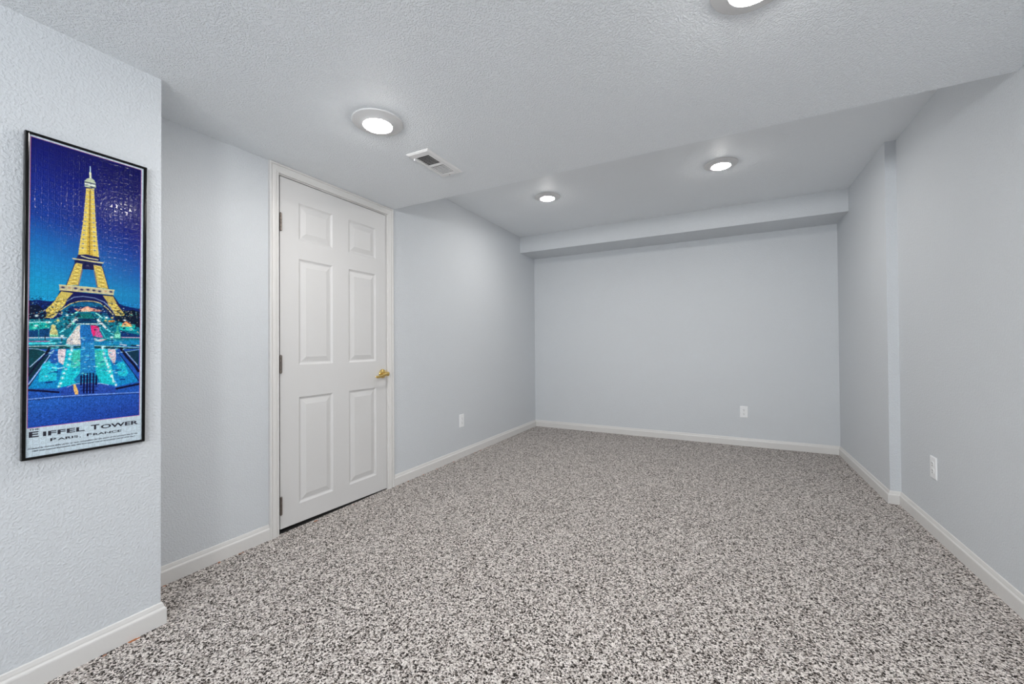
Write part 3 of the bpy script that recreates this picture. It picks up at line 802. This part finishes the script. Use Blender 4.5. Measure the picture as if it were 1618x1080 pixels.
    for _ in range(260):
        z0 = rng.uniform(-255, -128); x0 = rng.uniform(-100, 95)
        c_ = [(110, 235, 235), (10, 70, 150), (190, 240, 245), (20, 110, 190)][rng.randint(4)]
        blob(c_, rng.uniform(2.0, 6.0), rng.uniform(0.7, 1.6), [(x0, z0)])
    k_ = rng.randn(H//5+2, Wd//5+2); k_ = np.kron(k_, np.ones((5, 5)))[:H, :Wd]
    amp = np.where(zs < -120, 0.13, np.where(zs < 0, 0.16, 0.03))[:, None]
    inner_pic = np.outer(iz, ix)
    img[inner_pic] = np.clip(img*(1+amp*k_)[..., None], 0, 255)[inner_pic]
    img = img.reshape(nz, SS, nx, SS, 3).mean((1, 3))
    img = np.clip(img, 0, 255)
    return img, np.linspace(PX0, PX1, nx), np.linspace(PZ0, PZ1, nz)
img, gx, gz = render_art()
nx, nz = len(gx), len(gz)
# jigsaw relief: rows and columns of interlocking pieces, each very slightly tilted
PW, PH = 14.1, 19.5
rng = np.random.RandomState(11)
X, Z = np.meshgrid(gx, gz)
ci = (X-PX0)/PW; cj = (Z-PZ0)/PH
wob = 0.05*np.sin(cj*2.1+ci)+0.04*np.sin(ci*3.3)
dV = np.abs(((ci+wob) % 1.0+0.5) % 1.0-0.5)*PW; dH = np.abs(((cj+wob) % 1.0+0.5) % 1.0-0.5)*PH
cut = np.minimum(dV, dH)
ncx, ncz = int((PX1-PX0)/PW)+2, int((PZ1-PZ0)/PH)+2
sgnV = rng.choice([-1, 1], (ncz+1, ncx+1)); sgnH = rng.choice([-1, 1], (ncz+1, ncx+1))
for j in range(ncz):
    for i in range(ncx):
        for (cx_, cz_) in ((PX0+i*PW+sgnV[j, i]*2.6, PZ0+(j+0.5)*PH), (PX0+(i+0.5)*PW, PZ0+j*PH+sgnH[j, i]*3.0)):
            a = np.searchsorted(gx, cx_-6); b_ = np.searchsorted(gx, cx_+6); c = np.searchsorted(gz, cz_-6); d = np.searchsorted(gz, cz_+6)
            if a >= b_ or c >= d: continue
            rr = np.hypot(X[c:d, a:b_]-cx_, Z[c:d, a:b_]-cz_)
            ring = np.abs(rr-3.0)
            sl = cut[c:d, a:b_]
            inner = rr < 2.3
            sl[:] = np.minimum(np.where(inner, 9.0, sl), ring)
groove = np.exp(-(cut/0.75)**2)
relief = -0.36*groove
pi = np.clip(np.floor(ci+wob).astype(int), 0, ncx); pj = np.clip(np.floor(cj+wob).astype(int), 0, ncz)
tx = rng.randn(ncz+1, ncx+1)*0.0015; tz = rng.randn(ncz+1, ncx+1)*0.0015
relief = relief+tx[pj, pi]*((ci % 1)-0.5)*PW+tz[pj, pi]*((cj % 1)-0.5)*PH
lin = srgb(img)*(1-0.25*groove)[..., None]
me = bpy.data.meshes.new('puzzle_print')
co = np.zeros((nz*nx, 3), np.float32)
co[:, 0] = (relief/1000.0).ravel(); co[:, 1] = (X/1000.0).ravel(); co[:, 2] = (Z/1000.0).ravel()
idx = np.arange(nz*nx).reshape(nz, nx)
fq = np.stack([idx[:-1, :-1], idx[:-1, 1:], idx[1:, 1:], idx[1:, :-1]], -1).reshape(-1, 4)
me.vertices.add(len(co)); me.vertices.foreach_set('co', co.ravel())
me.loops.add(fq.size); me.loops.foreach_set('vertex_index', fq.ravel().astype(np.int32))
me.polygons.add(len(fq)); me.polygons.foreach_set('loop_start', np.arange(0, fq.size, 4, dtype=np.int32))
me.polygons.foreach_set('use_smooth', np.ones(len(fq), bool))
me.update(calc_edges=True)
ca = me.color_attributes.new('print', 'FLOAT_COLOR', 'POINT')
ca.data.foreach_set('color', np.concatenate([lin, np.ones((nz, nx, 1))], -1).astype(np.float32).ravel())
M_print, nt, b = new_mat('glossy_puzzle_print', (1, 1, 1), 0.08, 0, 0.18)
at = N(nt, 'ShaderNodeAttribute'); at.attribute_name = 'print'
nt.links.new(at.outputs['Color'], b.inputs['Base Color'])
me.materials.append(M_print)

pc = Vector((XP+0.0029, 0.5410, 1.229))
poster = empty('framed_poster', pc); poster.rotation_euler = (math.radians(-0.28), 0, 0.018)
tag(poster, 'tall narrow black framed jigsaw poster of a lit iron tower at night', 'poster')
pr = bpy.data.objects.new('puzzle_print', me); COL.objects.link(pr); pr.parent = poster; pr.location = (0.0125, 0, 0)
HW, HH, FW, FT = 0.1502, 0.5135, 0.0085, 0.017
bm = bmesh.new()
FP = [(0, 0), (0, FT-0.0025), (0.0006, FT-0.0008), (0.002, FT), (0.0065, FT), (0.0078, FT-0.0006), (FW, FT-0.002), (FW, 0)]
rings = []
for sy, sz in ((-1, -1), (1, -1), (1, 1), (-1, 1), (-1, -1)):
    rings.append([(h, sy*(HW-a), sz*(HH-a)) for a, h in FP])
Rv = [[bm.verts.new(p) for p in r] for r in rings[:4]]
for k in range(4):
    A_, B_ = Rv[k], Rv[(k+1) % 4]
    for i in range(len(FP)): bm.faces.new((A_[i], A_[(i+1) % len(FP)], B_[(i+1) % len(FP)], B_[i]))
mk('frame', bm, M_black, poster)
bm = bmesh.new(); box(bm, (0.001, -HW+0.004, -HH+0.004), (0.0115, HW-0.004, HH-0.004))
mk('backing_board', bm, M_slot, poster)
# lettering on the white band
def text_mesh(body, shear=0.0, weight=0.0):
    cu = bpy.data.curves.new('t', 'FONT'); cu.body = body; cu.size = 1.0; cu.offset = weight; cu.shear = shear; cu.resolution_u = 3
    o = bpy.data.objects.new('t', cu); COL.objects.link(o)
    bpy.context.view_layer.update()
    dg = bpy.context.evaluated_depsgraph_get(); m = bpy.data.meshes.new_from_object(o.evaluated_get(dg))
    bpy.data.objects.remove(o); bpy.data.curves.remove(cu)
    return m
def put_text(bm, body, x0, x1, z0, z1, shear=0.0, weight=0.0, ref=None):
    """fit the text's own box to x0..x1, z0..z1 (millimetres on the sheet)"""
    m = text_mesh(body, shear, weight)
    V_ = np.array([v.co[:] for v in m.vertices]); lo, hi = V_.min(0), V_.max(0)
    if ref: lo = (lo[0], ref[0]); hi = (hi[0], ref[1])
    base = [bm.verts.new((0.0128, (x0+(v[0]-lo[0])/(hi[0]-lo[0])*(x1-x0))/1000, (z0+(v[1]-lo[1])/(hi[1]-lo[1])*(z1-z0))/1000)) for v in V_]
    for p in m.polygons:
        try: bm.faces.new([base[i] for i in p.vertices])
        except ValueError: pass
    bpy.data.meshes.remove(m)
bm = bmesh.new()
put_text(bm, 'THE', -135, -114, -423.0, -417.6, 0, 0.02)
put_text(bm, 'E', -135, -114.5, -444.5, -426.5, 0, 0.028)
put_text(bm, 'IFFEL', -105.5, -10.5, -445.0, -430.5, 0, 0.028)
put_text(bm, 'T', 4.5, 25.5, -445.5, -428.5, 0, 0.028)
put_text(bm, 'OWER', 29.5, 131, -446.0, -432.0, 0, 0.028)
put_text(bm, 'P', -89.5, -76.5, -464.0, -454.5, 0, 0.022)
put_text(bm, 'ARIS', -73.5, -26.0, -464.0, -456.5, 0, 0.022)
put_text(bm, ',', -22.5, -20.0, -466.5, -462.2, 0, 0.022)
put_text(bm, 'F', -5.5, 7.0, -465.0, -455.5, 0, 0.022)
put_text(bm, 'RANCE', 10.5, 83.5, -465.0, -457.5, 0, 0.022)
mk('title_lettering', bm, M_ink, poster)
bm = bmesh.new()
put_text(bm, '(Created by Gustave Eiffel during an open competition for the design of the structure and for the', -137, 129, -481.0, -476.6, 0.3, 0.022, (0.0, 0.73))
put_text(bm, '1889 International Exposition, this 984 foot tower was an engineering marvel of its day.)', -128, 121, -489.8, -485.4, 0.3, 0.022, (0.0, 0.73))
mk('small_lettering', bm, M_ink2, poster)
